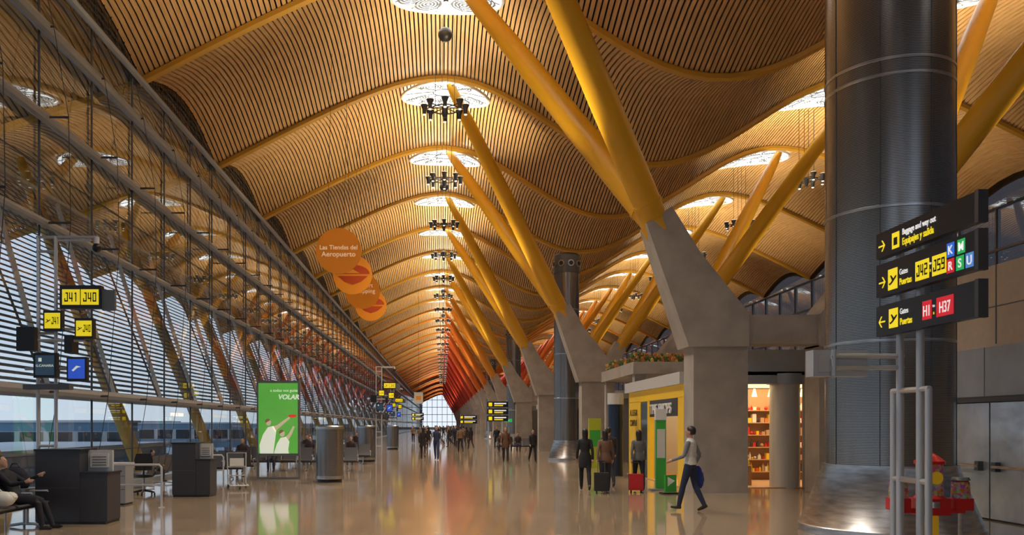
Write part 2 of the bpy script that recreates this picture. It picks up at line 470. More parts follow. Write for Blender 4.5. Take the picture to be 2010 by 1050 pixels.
mb.tube([(-10.5,-18,2.62),(-10.5,405,2.62)],.10,'alu',6); mb.tube([(-13.1,-18,9.4),(-13.1,405,9.4)],.12,'alu',6)
mb.obj('exterior_louvers')
def jb(y,l=26):
    mb=MB()
    mb.box(-44,-22,y,y+3,-.6,2.0,'bluebridge'); mb.box(-44.1,-21.9,y-.03,y+3.03,.3,1.4,'lgrey')
    for x in range(-43,-22,2): mb.box(x,x+1.6,y-.06,y-.02,.35,1.35,'darkglass')
    mb.box(-34,-33.4,y+1,y+2,-4.5,-.6,'grey'); mb.box(-24,-23.4,y+1,y+2,-4.5,-.6,'grey'); mb.box(-44.2,-21.8,y-.1,y+3.1,2.0,2.15,'whitep')
    mb.obj('jet_bridge')
for y in (58,92,140,200): jb(y)
mb=MB()
mb.box(-26,-17,30,52,-4.5,.6,'lgrey'); mb.box(-26.1,-16.9,29.9,52.1,-.6,.1,'bluebridge'); mb.box(-26.2,-16.8,29.8,52.2,.6,.8,'whitep')
mb.obj('apron_service_building',smooth=False)
mb=MB(); 
for i in range(30):
    x=-520+random.random()*300; y=200+i*28; h=3+random.random()*7
    mb.box(x-30,x+30,y,y+25,-4.5,h-2,'grey' if i%2 else 'bluebridge')
mb.obj('distant_buildings',smooth=False)
mb=MB(); mb.box(-13.6,-12.2,20.0,20.1,-.4,1.2,'whitep'); mb.box(-12.95,-12.85,20.1,20.2,-4.5,-.4,'grey'); o=mb.obj('stand_number_board')
text('364',(-13.2,19.98,.55),.42,'grille',o)

# ------------------------------------------------------------ right wall, back wall, end wall
mb=MB()
mb.box(XR,XR+.3,-18,405,0,4.5,'beige')
mb.add([(XR,-18,4.5),(XR,405,4.5),(XR,405,12.6),(XR,-18,12.6)],[(0,1,2,3)],'glassvd')
for i in range(0,136):
    y=-18+3*i; mb.box(XR-.12,XR-.02,y-.05,y+.05,4.5,12.6,'steeldk')
for z in (6.5,8.5,10.5,12.6): mb.box(XR-.14,XR-.02,-18,405,z-.06,z+.06,'steeldk')
mb.obj('wall_right',smooth=False)
mb=MB()
mb.box(-9.6,XR,404,404.2,0,1,'lgrey')
for x in np.arange(-9.6,XR,2.4): mb.box(x-.1,x+.1,403.8,404,0,17,'rail')
for z in (3.5,7,10.5,14): mb.box(-9.6,XR,403.8,404,z-.12,z+.12,'rail')
mb.obj('wall_far',smooth=False)
mb=MB(); mb.box(-9.6,XR,-18.3,-18,0,8,'beige'); mb.obj('wall_back',smooth=False)

# ------------------------------------------------------------ air columns
def aircol(x,y,r,zc,rf,H,bands):
    mb=MB()
    mb.rings([(0,0,zc,r,r),(0,0,H-1.0,r,r)],'rib',48)
    mb.rings([(0,0,0,rf,rf),(0,0,.12,rf,rf),(0,0,.14,rf*.985,rf*.985),(0,0,zc-.03,r*1.05,r*1.05),(0,0,zc+.03,r*1.05,r*1.05)],'steel',48)
    for b in bands: mb.rings([(0,0,b-.025,r*1.005,r*1.005),(0,0,b-.02,r*1.012,r*1.012),(0,0,b+.02,r*1.012,r*1.012),(0,0,b+.025,r*1.005,r*1.005)],'steel',48)
    mb.rings([(0,0,H-1.0,r*1.06,r*1.06),(0,0,H-.1,r*1.06,r*1.06),(0,0,H,r*.95,r*.95)],'lampmetal',48)
    for a in range(0,360,40):
        c,s_=math.cos(R(a)),math.sin(R(a))
        mb.tube([(c*r*1.0,s_*r*1.0,H-.55),(c*r*1.14,s_*r*1.14,H-.55)],[r*.26,r*.26],'steel',14)
        mb.tube([(c*r*1.13,s_*r*1.13,H-.55),(c*r*1.16,s_*r*1.16,H-.55)],[r*.17,r*.17],'black',14)
    for a in range(0,360,45):
        c,s_=math.cos(R(a+10)),math.sin(R(a+10))
        mb.tube([(c*r*1.001,s_*r*1.001,zc),(c*r*1.001,s_*r*1.001,H-1)],.008,'steeldk',5)
    mb.obj('air_supply_column',(x,y,0))
aircol(7.56,14.3,.985,1.12,1.42,10.7,(3.16,5.3,7.4,7.65,9.3))
aircol(6.48,44,.65,1.0,.95,10.7,(3.2,5.5,7.8))
aircol(6.6,78,.65,1.0,.95,10.7,(3.2,5.5,7.8))
aircol(6.6,114,.65,1.0,.95,10.7,(3.2,5.5,7.8))

# ------------------------------------------------------------ service core with doors (right)
mb=MB()
CX=10.5
mb.box(CX,15,13.2,18.8,0,4.85,'beige')
for y in (14.6,16.0,17.4): mb.box(CX-.01,CX+.02,y-.012,y+.012,3.35,4.85,'grille')
mb.box(CX-.012,CX+.02,13.2,18.8,4.05,4.07,'grille')
mb.box(CX-.03,CX+.02,13.2,18.8,2.36,3.3,'blugrey')
for y in (14.9,16.3,17.6): mb.box(CX-.035,CX,y-.012,y+.012,2.36,3.3,'grille')
mb.box(CX-.03,CX+.02,17.65,18.8,0,2.36,'lgrey')
mb.obj('wall_service_core',smooth=False)
mb=MB()
mb.box(CX-.11,CX-.04,17.5,17.6,0,2.34,'steeldk'); mb.box(CX-.11,CX-.04,14.5,14.6,0,2.34,'steeldk'); mb.box(CX-.11,CX-.04,14.5,17.6,2.25,2.34,'steeldk')
mb.box(CX-.06,CX-.04,14.6,17.5,.0,2.25,'black')
mb.box(CX-.09,CX-.06,14.62,16.03,.03,2.23,'lift'); mb.box(CX-.09,CX-.06,16.07,17.48,.03,2.23,'lift')
for y0,y1 in ((14.8,15.85),(16.25,17.3)):
    mb.tube([(CX-.18,y0,1.02),(CX-.18,y1,1.02)],.03,'steel',8)
    for y in (y0+.05,y1-.05): mb.box(CX-.19,CX-.08,y-.06,y+.06,.93,1.11,'steeldk')
mb.obj('door_1')

# ------------------------------------------------------------ directional sign
def arrow(mb,x,y,z,s,k,dirn=1):
    w1=.09
    for pts in ([(-.45,w1/1.5),(.35,w1/1.5),(.35,-w1/1.5),(-.45,-w1/1.5)],[(-.02,.42),(.13,.42),(.5,0),(.35,0)],[(-.02,-.42),(.35,0),(.5,0),(.13,-.42)]):
        mb.prism([(y-dirn*a*s,z+b*s) for a,b in pts],'x',x-.004,x,k)
def plane_icon(mb,fx,cx,cz_,s,k,axis):
    pts=[(-.5,-.28),(-.3,-.25),(-.05,-.1),(-.3,.25),(-.18,.3),(.12,.02),(.38,.18),(.5,.2),(.48,.08),(.3,-.05),(-.05,-.28),(-.35,-.4)]
    if axis=='x': mb.prism([(cx-a*s,cz_+b*s) for a,b in pts],'x',fx-.004,fx,k)
    else: mb.prism([(cx+a*s,cz_+b*s) for a,b in pts],'y',fx-.004,fx,k)
SX=5.40
mb=MB()
signs=[(3.86,4.17),(3.38,3.78),(2.90,3.27)]
for z0,z1 in signs:
    mb.box(SX,SX+.1,8.55,10.5,z0,z1,'signblk'); mb.box(SX-.002,SX+.1,8.5,8.56,z0-.01,z1+.01,'steeldk')
FX=SX
arrow(mb,FX,10.37,4.0,.16,'yel'); mb.box(FX-.004,FX,9.97,10.13,3.91,4.1,'yel'); mb.box(FX-.006,FX,10.01,10.09,3.95,4.04,'signblk')
arrow(mb,FX,10.36,3.55,.16,'yel'); mb.box(FX-.004,FX,10.01,10.22,3.43,3.68,'yel'); plane_icon(mb,FX-.003,10.115,3.555,.17,'blk2','x')
mb.box(FX-.004,FX,9.36,9.63,3.44,3.66,'yel'); mb.box(FX-.004,FX,9.04,9.30,3.44,3.66,'yel')
code(mb,'J42',9.60,3.485,.21,.13,'x',FX-.004); code(mb,'J59',9.275,3.485,.21,.13,'x',FX-.004)
for y,z,k in ((8.965,3.68,'sblue'),(8.78,3.68,'sgreen')): mb.box(FX-.004,FX,y-.065,y+.065,z-.09,z+.06,k)
for y,z,k in ((8.965,3.50,'sred'),(8.80,3.50,'sgreen'),(8.64,3.50,'slblue')): mb.box(FX-.004,FX,y-.065,y+.065,z-.08,z+.07,k)
arrow(mb,FX,10.36,3.07,.16,'yel',-1); mb.box(FX-.004,FX,10.0,10.2,2.97,3.2,'yel'); plane_icon(mb,FX-.003,10.10,3.085,.17,'blk2','x')
mb.box(FX-.004,FX,9.31,9.49,2.98,3.19,'sred'); mb.box(FX-.004,FX,8.91,9.22,2.98,3.19,'sred')
for y in (10.25,9.82): mb.tube([(SX+.16,y,0),(SX+.16,y,4.2)],.045,'alu',12)
for y in (10.4,9.65): mb.tube([(SX+.16,y,0),(SX+.16,y,2.22)],.04,'alu',12)
for z in (2.22,1.15,.4): mb.tube([(SX+.16,10.42,z),(SX+.16,9.63,z)],.035,'alu',8)
for z0,z1 in signs:
    mb.tube([(SX+.16,10.25,(z0+z1)/2),(SX+.16,9.82,(z0+z1)/2)],.035,'alu',8)
    for y in (10.25,9.82): mb.box(SX+.08,SX+.14,y-.05,y+.05,(z0+z1)/2-.05,(z0+z1)/2+.05,'steel')
mb.box(4.52,5.18,10.28,10.5,2.40,2.72,'alu'); mb.box(4.58,5.12,10.27,10.3,2.45,2.67,'lgrey')
for z in (2.5,2.64): mb.tube([(4.72,10.25,z),(5.6,10.25,z)],.032,'alu',8)
mb.tube([(4.75,10.24,2.40),(4.75,10.24,2.72)],.03,'alu',8)
o=mb.obj('directional_sign')
tx=FX-.006
text('Baggage and way out',(tx,9.9,4.035),.10,'white',o,'-x',bold=.001,sx=.80)
text('Equipajes y salida',(tx,9.9,3.915),.115,'yel',o,'-x',bold=.002,sx=.80)
text('Gates',(tx,9.96,3.575),.095,'white',o,'-x',sx=.8); text('Puertas',(tx,9.96,3.455),.11,'yel',o,'-x',bold=.002,sx=.78)
text('to',(tx,9.33,3.58),.05,'white',o,'-x','CENTER'); text('a',(tx,9.33,3.5),.06,'yel',o,'-x','CENTER')
for ch,y,z in (('K',8.965,3.62),('M',8.78,3.62),('R',8.965,3.45),('S',8.80,3.45),('U',8.64,3.45)): text(ch,(tx,y,z),.13,'white',o,'-x','CENTER',bold=.002)
text('Gates',(tx,9.95,3.11),.095,'white',o,'-x',sx=.8); text('Puertas',(tx,9.95,2.985),.11,'yel',o,'-x',bold=.002,sx=.78)
text('H1',(tx,9.40,3.02),.17,'white',o,'-x','CENTER',bold=.001,sx=.72); text('H37',(tx,9.065,3.02),.17,'white',o,'-x','CENTER',bold=.001,sx=.70)
text('to',(tx,9.265,3.1),.05,'white',o,'-x','CENTER'); text('a',(tx,9.265,3.02),.06,'yel',o,'-x','CENTER')

# ------------------------------------------------------------ candy machines
def candymat():
    m=bpy.data.materials.new('candies'); m.use_nodes=True; nt=m.node_tree; b=nt.nodes['Principled BSDF']
    vo=nt.nodes.new('ShaderNodeTexVoronoi'); vo.inputs['Scale'].default_value=28
    tc=nt.nodes.new('ShaderNodeTexCoord'); nt.links.new(tc.outputs['Object'],vo.inputs['Vector'])
    hs=nt.nodes.new('ShaderNodeHueSaturation'); hs.inputs['Saturation'].default_value=1.3; nt.links.new(vo.outputs['Color'],hs.inputs['Color'])
    mx=nt.nodes.new('ShaderNodeMix'); mx.data_type='RGBA'; mx.inputs[0].default_value=.5; mx.inputs[7].default_value=(.5,.12,.02,1)
    nt.links.new(hs.outputs[0],mx.inputs[6]); nt.links.new(mx.outputs[2],b.inputs['Base Color']); b.inputs['Roughness'].default_value=.3
    return m
M['candy']=candymat()
mb=MB()
mb.rings([(0,0,0,.28,.28),(0,0,.05,.28,.28),(0,0,.07,.06,.06),(0,0,.62,.06,.06)],'red',24)
mb.rings([(0,0,.08,.11,.11),(0,0,.60,.11,.11)],'yelw',16)
mb.box(-.2,.2,-.16,.16,.6,.82,'red'); mb.box(-.45,.45,-.06,.06,.62,.68,'red')
mb.rings([(0,0,.82,.2,.2),(0,0,.86,.17,.17)],'red',24)
mb.rings([(0,0,.86,.165,.165),(0,0,1.28,.165,.165)],'candy',24)
mb.rings([(0,0,1.28,.19,.19),(0,0,1.32,.19,.19),(0,0,1.38,.12,.12),(0,0,1.44,.03,.03)],'red',24)
mb.rings([(0,-.16,.70,.05,.02),(0,-.16,.78,.05,.02)],'steel',12)
mb.tube([(0,-.165,1.1),(0,-.175,1.1)],.085,'yelw',20)
for x in (-.42,.42):
    mb.box(x-.12,x+.12,-.1,.1,.66,.82,'red'); mb.rings([(x,0,.82,.12,.12),(x,0,.86,.12,.12),(x,0,1.04,.11,.11),(x,0,1.08,.06,.06)],'candy',16); mb.rings([(x,0,1.06,.12,.12),(x,0,1.1,.10,.10)],'grille',16)
    mb.tube([(x,0,0),(x,0,.66)],.03,'steel',8); mb.rings([(x,0,0,.15,.15),(x,0,.03,.15,.15)],'red',16)
mb.obj('candy_machine',(6.58,11.4,0))

# ------------------------------------------------------------ shop block
SXX=6.95
mb=MB()
y0,y1=24.3,31.5
mb.box(SXX+.4,14,y0,y1,3.25,3.35,'lgrey')
mb.box(13.9,14,y0,y1,0,3.3,'shopwall'); mb.box(SXX,14,y1-.1,y1,0,3.3,'lgrey')
mb.box(SXX-.05,14,y0-.05,y1+.05,0,.02,'shopwall')
mb.box(SXX-.12,SXX+.5,y0-.0,y1+.1,3.0,3.35,'lgrey')
mb.box(SXX,SXX+.12,y0,y1,2.62,3.0,'yelw')
mb.box(SXX,SXX+.12,29.6,31.5,0,2.64,'yelw'); mb.box(SXX,SXX+.12,28.2,28.6,0,2.64,'yelw')
mb.box(SXX+.02,SXX+.08,28.6,29.6,0,2.64,'darkglass')
mb.box(SXX,SXX+.12,24.3,24.9,0,2.64,'yelw')
mb.box(SXX-.02,SXX+.02,24.9,28.2,2.08,2.62,'desk')
mb.box(8.0,14,y0,y0+.3,3.0,3.98,'blugrey'); 
mb.rings([(10.0,y0+.35,0,.42,.42),(10.0,y0+.35,3.0,.42,.42)],'lgrey',24)
mb.rings([(10.0,y0+.35,3.0,.5,.5),(10.0,y0+.35,3.3,.5,.5)],'blugrey',24)
mb.box(10.4,14,y0,y0+.1,0,3.0,'lgrey')
mb.box(SXX+.9,13.7,y0+.8,y1-.4,3.18,3.22,'warm')
o=mb.obj('shop_unit')
text('AL LLEGAR',(SXX-.01,31.2,2.15),.32,'blk2',o,'-x',sx=.75,bold=.003); text('COMPRAR',(SXX-.01,31.2,1.78),.32,'blk2',o,'-x',sx=.75,bold=.003)
text('THE SHOPS',(SXX-.05,28.0,2.18),.44,'whitep',o,'-x',bold=.008,sx=1.15,ex=.02)
mb=MB(); mb.add([(8.2,y0+.1,.05),(9.6,y0+.1,.05),(9.6,y0+.1,3.0),(8.2,y0+.1,3.0)],[(0,1,2,3)],'glassc'); mb.obj('window_3',smooth=False)
mb=MB()
cols=['red','yelw','paper','petal','shopwall','paper','dorange','red','yelw','shopwall','desk']
mb.box(8.35,13.6,27.9,28.05,0.02,3.0,'shopwall')
for row,z in enumerate((.3,.7,1.1,1.5,1.9,2.3)):
    mb.box(8.3,12.5,27.5,27.9,z-.03,z,'shopwall')
    x=8.35
    while x<12.4:
        wd=random.uniform(.07,.15); h=random.uniform(.10,.28); q=random.random(); kk=random.choice(cols); yc=27.62+random.random()*.08
        if q<.35: mb.box(x,x+wd*.85,yc-.08,yc+.1,z,z+h,kk)
        elif q<.7: mb.rings([(x+wd/2,yc,z,wd*.4,wd*.4),(x+wd/2,yc,z+h*.65,wd*.4,wd*.4),(x+wd/2,yc,z+h*.8,wd*.15,wd*.15),(x+wd/2,yc,z+h,wd*.14,wd*.14)],kk,8)
        else: mb.sph((x+wd/2,yc,z+wd*.45),wd*.45,kk,8,6)
        x+=wd
for xx,yy in ((8.9,25.3),(9.2,26.2),(8.7,26.6)):
    mb.box(xx-.3,xx+.3,yy-.2,yy+.2,0.02,.6,'shopwall')
    for i in range(14): mb.sph((xx-.25+.5*random.random(),yy-.15+.3*random.random(),.66+.16*random.random()),.06,random.choice(['petal','red','yelw']),8,6)
for i in range(9): mb.tube([(7.8+i*.5,26.5,2.7),(7.8+i*.5,26.5,2.95)],[.09,.03],'warm',8)
mb.obj('shop_merchandise')
mb=MB()
for i in range(900):
    x=7.3+random.random()*2.2; y=32+random.random()*6
    mb.sph((x,y,4.2+random.random()*.35),random.uniform(.04,.09),random.choice(['leaf','leaf','petal','petal','petaly','leaf']),5,3)
mb.box(7.2,9.6,31.8,38.2,3.75,4.2,'concrete')
for (x,y) in ((7.5,32.2),(7.5,37.8),(9.3,32.2),(9.3,37.8)): mb.box(x-.2,x+.2,y-.2,y+.2,0,3.8,'concrete')
mb.obj('flower_planter')
mb=MB(); mb.rings([(0,0,0,.26,.26),(0,0,2.55,.26,.26)],'navy',20); mb.rings([(0,0,2.55,.29,.29),(0,0,2.95,.29,.29)],'lgrey',20); mb.obj('round_pillar',(6.2,30.2,0))
mb=MB(); mb.box(-.14,.14,-.06,.06,.05,2.25,'greent'); mb.box(-.15,.15,-.07,.07,1.95,2.25,'whitep'); mb.box(-.3,.3,-.2,.2,0,.05,'grey'); mb.box(-.11,.11,-.08,-.06,.9,1.7,'paper'); mb.obj('information_totem',(6.05,23.4,0))
mb=MB(); mb.box(-.2,.2,-.02,.02,.05,.5,'greent',rot=20); mb.box(-.25,.25,-.15,.15,0,.04,'black'); mb.prism([(-.1,.2),(.1,.35),(-.1,.45)],'y',-.06,-.05,'whitep'); mb.obj('floor_stand_sign',(6.0,22.2,0),rz=10)
mb=MB(); mb.box(-.26,.26,-.08,.08,0,2.1,'ygreen'); mb.box(-.22,.22,-.1,-.08,.9,1.6,'greent'); mb.obj('advertising_totem',(6.5,36,0))
mb=MB()
for k in range(1,14):
    ya=22.95+18*k+2.5; yb=ya+12
    mb.box(8.3,13,ya,yb,0,3.2,'grey'); mb.box(8.2,13.1,ya-.1,yb+.1,3.2,3.6,'lgrey')
    mb.box(8.25,8.3,ya+.5,yb-.5,.3,2.7,'darkglass'); mb.box(8.22,8.29,ya+1,yb-2,2.75,3.1,'warm' if k%3==0 else 'yelw')
mb.obj('shop_row',smooth=False)

# ------------------------------------------------------------ hanging orange discs
def disc(x,y,z,kind):
    mb=MB(); mb.tube([(0,-.03,0),(0,.03,0)],.81,'orange',48)
    for q in (-.4,.4): mb.tube([(q,0,.6),(q*.6,0,7)],.008,'black',4)
    if kind==1:
        up=[(.70*math.cos(R(a)),.38*math.sin(R(a))) for a in range(0,181,12)]
        mb.prism([(a,b+.02) for a,b in up],'y',-.04,-.031,'dorange')
        mb.prism([(-.62,-.06),(.62,-.06),(.34,-.30),(0,-.42),(-.34,-.30)],'y',-.04,-.031,'dorange')
        mb.prism([(-.3,.05),(0,.22),(.3,.05)],'y',-.044,-.038,'orange')
    o=mb.obj('hanging_disc_sign',(x,y,z))
    if kind==0:
        text('Las Tiendas del',(x,y-.036,z+.05),.22,'cream',o,align='CENTER',bold=.002); text('Aeropuerto',(x,y-.036,z-.2),.25,'cream',o,align='CENTER',bold=.002)
    if kind==2:
        text('airport',(x+.1,y-.036,z+.18),.27,'cream',o,align='CENTER'); text('shopping',(x+.1,y-.036,z-.08),.27,'cream',o,align='CENTER')
for i,(d,kd) in enumerate(((30,0),(34.7,1),(39,2),(43.5,1))): disc(-3.68,d,8.0,kd)

# ------------------------------------------------------------ advert lightbox
mb=MB()
mb.box(-.72,.72,-.1,.1,.78,3.3,'grille'); mb.box(-.66,.66,-.115,-.1,.86,3.22,'greenad')
for x in (-.7,.7): mb.box(x-.03,x+.03,-.08,.08,0,.8,'grille')
mb.box(-.72,.72,-.1,.1,.0,.06,'grille')
def flat(pts,k,o=-.118): mb.prism(pts,'y',o-.003,o,k)
flat([(-.60,.86),(-.62,1.15),(-.50,1.50),(-.34,1.74),(-.16,1.78),(-.06,1.62),(-.10,1.3),(-.16,.86)],'adwhite')
flat([(-.2,1.76),(-.02,1.82),(.2,1.98),(.38,2.10),(.40,2.03),(.22,1.88),(.02,1.70),(-.10,1.58)],'adskin')
flat([(-.14,.86),(-.04,1.18),(.08,1.38),(.26,1.42),(.38,1.26),(.34,1.0),(.36,.86)],'adwhite',-.120)
flat([(.24,1.40),(.36,1.52),(.50,1.78),(.56,1.76),(.46,1.5),(.34,1.30)],'adskin',-.120)
for cx_,cz_ in ((-.32,1.90),(.14,1.53)):
    flat([(cx_+.085*math.cos(R(a)),cz_+.11*math.sin(R(a))) for a in range(0,360,30)],'adskin',-.121)
    flat([(cx_-.02+.09*math.cos(R(a)),cz_+.03+.10*math.sin(R(a))) for a in range(30,211,30)],'shopwall',-.124)
flat([(.48+.15*math.cos(R(a)),2.12+.05*math.sin(R(a))) for a in range(0,360,30)],'adred',-.121)
o=mb.obj('advertising_lightbox',(-5.5,28.4,0))
text('a todos nos gusta',(-5.3,28.27,2.93),.13,'adwhite',o,align='CENTER',bold=.001); text('VOLAR',(-5.15,28.27,2.68),.22,'adwhite',o,align='CENTER',bold=.006,shear=.2)

# ------------------------------------------------------------ metal pods
mb=MB(); mb.rings([(0,0,.1,.44,.44),(0,0,1.68,.44,.44)],'rib',32); mb.rings([(0,0,0,.40,.40),(0,0,.1,.40,.40)],'black',32)
mb.rings([(0,0,1.68,.46,.46),(0,0,1.76,.46,.46),(0,0,1.8,.42,.42)],'steel',32); mb.rings([(0,0,.1,.455,.455),(0,0,.2,.455,.455)],'steel',32)
pm=mb.mesh('waste_pod')
place('metal_service_pod',pm,(-3.6,27,0)); place('metal_service_pod',pm,(-3.75,42,0)); place('metal_service_pod',pm,(-3.75,64,0))

# ------------------------------------------------------------ gate sign stand
def stand(loc,lab=True):
    mb=MB()
    for x in (-.55,-.2): mb.tube([(x,0,0),(x,0,3.7 if x<-.3 else 5.5)],.035,'alu',10)
    mb.tube([(-.55,0,3.7),(-.55,0,5.5)],.03,'alu',8)
    for z in (5.48,5.2,3.6,2.6,1.4,.5): mb.tube([(-.58,0,z),(-.17,0,z)],.028,'alu',8)
    mb.tube([(-.2,0,5.48),(.62,0,5.48)],.028,'alu',8); mb.tube([(-.2,0,5.42),(.5,0,5.42)],.02,'alu',8)
    mb.tube([(.6,0,5.48),(.6,0,5.35)],.05,'whitep',10); mb.sph((.6,0,5.27),.09,'black',14,8)
    mb.box(-.1,.70,-.06,.1,4.08,4.53,'signblk'); mb.box(.70,.95,.0,.08,4.05,4.45,'grille')
    mb.box(-.05,.295,-.068,-.06,4.15,4.45,'yel'); mb.box(.315,.66,-.068,-.06,4.15,4.45,'yel')
    code(mb,'J41',-.005,4.21,.255,.18,'y',-.068); code(mb,'J40',.36,4.21,.255,.18,'y',-.068)
    mb.tube([(-.2,0,4.3),(.0,0,4.3)],.025,'alu',6)
    for x0,z0,b_ in ((-.38,3.63,'J41'),(.23,3.48,'J40')):
        mb.box(x0,x0+.36,-.15,-.02,z0,z0+.40,'signblk'); mb.box(x0+.03,x0+.33,-.158,-.15,z0+.05,z0+.35,'yel')
        plane_icon(mb,-.158,x0+.095,z0+.2,.10,'blk2','y'); code(mb,b_,x0+.165,z0+.13,.145,.14,'y',-.158)
    mb.tube([(-.2,0,3.7),(.4,0,3.66)],.025,'alu',6)
    mb.box(-.85,-.5,-.25,-.12,3.24,3.7,'black'); mb.box(.05,.2,-.2,.1,3.2,3.55,'black')
    mb.box(-.52,-.08,-.25,-.12,2.72,3.2,'black'); mb.box(-.48,-.12,-.256,-.25,2.77,3.15,'screend')
    mb.box(.12,.50,-.25,-.12,2.65,3.12,'black'); mb.box(.15,.47,-.256,-.25,2.7,3.08,'screenb')
    mb.prism([(.22,2.86),(.31,2.95),(.40,2.93),(.33,2.91),(.25,2.84)],'y',-.26,-.256,'adwhite')
    mb.box(-.42,-.36,-.26,-.256,3.03,3.1,'adwhite')
    for z in (2.9,3.45): mb.tube([(-.75,-.1,z),(.4,-.1,z)],.03,'alu',8)
    mb.box(-.8,.1,-.1,.1,2.5,2.6,'grille')
    o=mb.obj('gate_sign_stand',loc)
    x,y,_=loc
    if lab: text('G.CANARIA',(x-.3,y-.258,2.93),.065,'adwhite',o,align='CENTER')
stand((-7.35,16.5,0)); stand((-3.6,53,0),False); stand((-4.6,84,0),False)

# ------------------------------------------------------------ desks
def desk(loc,w_):
    mb=MB()
    mb.box(0,w_*.62,-.35,.35,.05,1.33,'desk'); mb.box(-.02,w_*.64,-.37,.37,1.33,1.37,'black')
    mb.box(w_*.62,w_,-.33,.3,.05,.92,'desk'); mb.box(w_*.62,w_+.02,-.35,.32,.92,.95,'black')
    mb.box(w_*.62,w_*.97,.02,.08,.95,1.34,'lgrey'); mb.box(w_*.66,w_*.92,-.01,.0+.02,1.02,1.28,'paper')
    for i in range(4): mb.box(w_*.69,w_*.89,-.014,-.01,1.06+.05*i,1.075+.05*i,'grille')
    mb.box(0.02,w_*.98,-.33,.33,0,.05,'black'); mb.box(.03,w_*.6,-.352,-.35,.66,.665,'grille')
    mb.obj('gate_counter',loc)
desk((-7.4,15.7,0),1.3); desk((-6.8,21.6,0),.95)
mb=MB(); mb.box(-.2,.25,-.25,.25,.04,.92,'grey'); mb.box(-.22,.27,-.27,.27,.92,.95,'lgrey'); mb.box(-.18,.23,-.23,.23,0,.04,'black')
for z in (.35,.65): mb.box(-.19,.24,-.256,-.25,z,z+.01,'black')
mb.obj('side_cabinet',(-7.4,19.3,0))
mb=MB(); mb.tube([(-.55,0,0),(-.55,0,.88),(-.5,0,.94),(.5,0,.94),(.55,0,.88),(.55,0,0)],.025,'alu',8); mb.tube([(-.55,0,.5),(.55,0,.5)],.018,'alu',8)
for x in (-.55,.55): mb.rings([(x,0,0,.07,.07),(x,0,.015,.07,.07)],'alu',12)
rm=mb.mesh('queue_rail'); place('queue_rail',rm,(-6.7,18.5,0)); place('queue_rail',rm,(-6.9,24.5,0))
mb=MB()
for i in range(5):
    a=R(72*i+10); x,y=.3*math.cos(a),.3*math.sin(a)
    mb.tube([(0,0,.12),(x,y,.07)],[.03,.02],'black',6); mb.tube([(x-.02,y,.03),(x+.02,y,.03)],.03,'black',10)
mb.tube([(0,0,.1),(0,0,.45)],.028,'steel',8); mb.rings([(0,0,.45,.2,.2),(0,0,.47,.25,.24),(0,0,.51,.25,.24),(0,0,.53,.2,.2)],'black',16)
mb.tube([(0,.22,.48),(0,.3,.6),(0,.28,.8)],.025,'black',6)
mb.prism([(-.2,.65),(.2,.65),(.23,.9),(.18,1.08),(-.18,1.08),(-.23,.9)],'y',.24,.29,'black')
for s_ in (-1,1): mb.tube([(s_*.24,0,.48),(s_*.29,0,.6),(s_*.29,-.05,.7),(s_*.29,.18,.7)],.02,'black',6)
mb.obj('office_chair',(-7.75,21.9,0),rz=200)

# ------------------------------------------------------------ bench seating
def benchmesh(n=4):
    mb=MB(); W=.6*n
    mb.box(-W/2,W/2,-.04,.04,.33,.39,'steeldk')
    for x in (-W/2+.35,W/2-.35):
        mb.tube([(x,0,.34),(x,0,.05)],.03,'alu',8); mb.tube([(x,-.3,.03),(x,-.1,.06),(x,.1,.06),(x,.3,.03)],.025,'alu',8)
    for i in range(n):
        x=-W/2+.3+.6*i
        seatp=[(-.26,.43),(-.22,.45),(.0,.42),(.17,.42),(.26,.62),(.33,.92),(.36,.92),(.3,.6),(.2,.385),(0,.38),(-.24,.41)]
        mb.prism(seatp,'x',x-.26,x+.26,'seat')
    for i in range(n+1):
        x=-W/2+.6*i; mb.tube([(x,.05,.38),(x,.12,.62),(x,-.2,.62),(x,-.2,.6)],.018,'alu',6)
    return mb.mesh('bench_seating')
bm4=benchmesh(4)
for (x,y,rz) in ((-7.9,28.2,0),(-7.9,30.0,180),(-7.0,33.5,0),(-7.0,35.3,180),(-6.9,39,0),(-6.9,40.8,180),(-6.9,45,0),(-6.9,46.8,180),(-6.9,52,0),(-6.5,60,0),(-6.5,68,0),(-4.55,33.5,0),(-4.55,39.4,0),(4.9,58,0),(-8.6,25.2,-90)):
    place('bench_seating',bm4,(x,y,0),rz)
place('bench_seating',bm4,(-7.35,14.1,0),90)

mb=MB()
mb.tube([(-.25,.3,.12),(-.25,-.4,.1),(.25,-.4,.1),(.25,.3,.12)],.02,'alu',6); mb.tube([(-.25,.3,.12),(-.27,.4,1.0),(.27,.4,1.0),(.25,.3,.12)],.02,'alu',6)
for z in (.35,.6): mb.tube([(-.26,.33,z),(.26,.33,z)],.015,'alu',6)
for x in (-.15,0,.15): mb.tube([(x,.3,.13),(x,-.4,.1)],.012,'alu',5)
mb.box(-.2,.2,.31,.34,.62,.85,'paper')
for x,y in ((-.25,.3),(.25,.3),(0,-.4)): mb.tube([(x-.02,y,.05),(x+.02,y,.05)],.05,'black',12)
tm_=mb.mesh('luggage_trolley'); place('luggage_trolley',tm_,(-5.85,24.2,0),20); place('luggage_trolley',tm_,(-5.2,46,0),60)

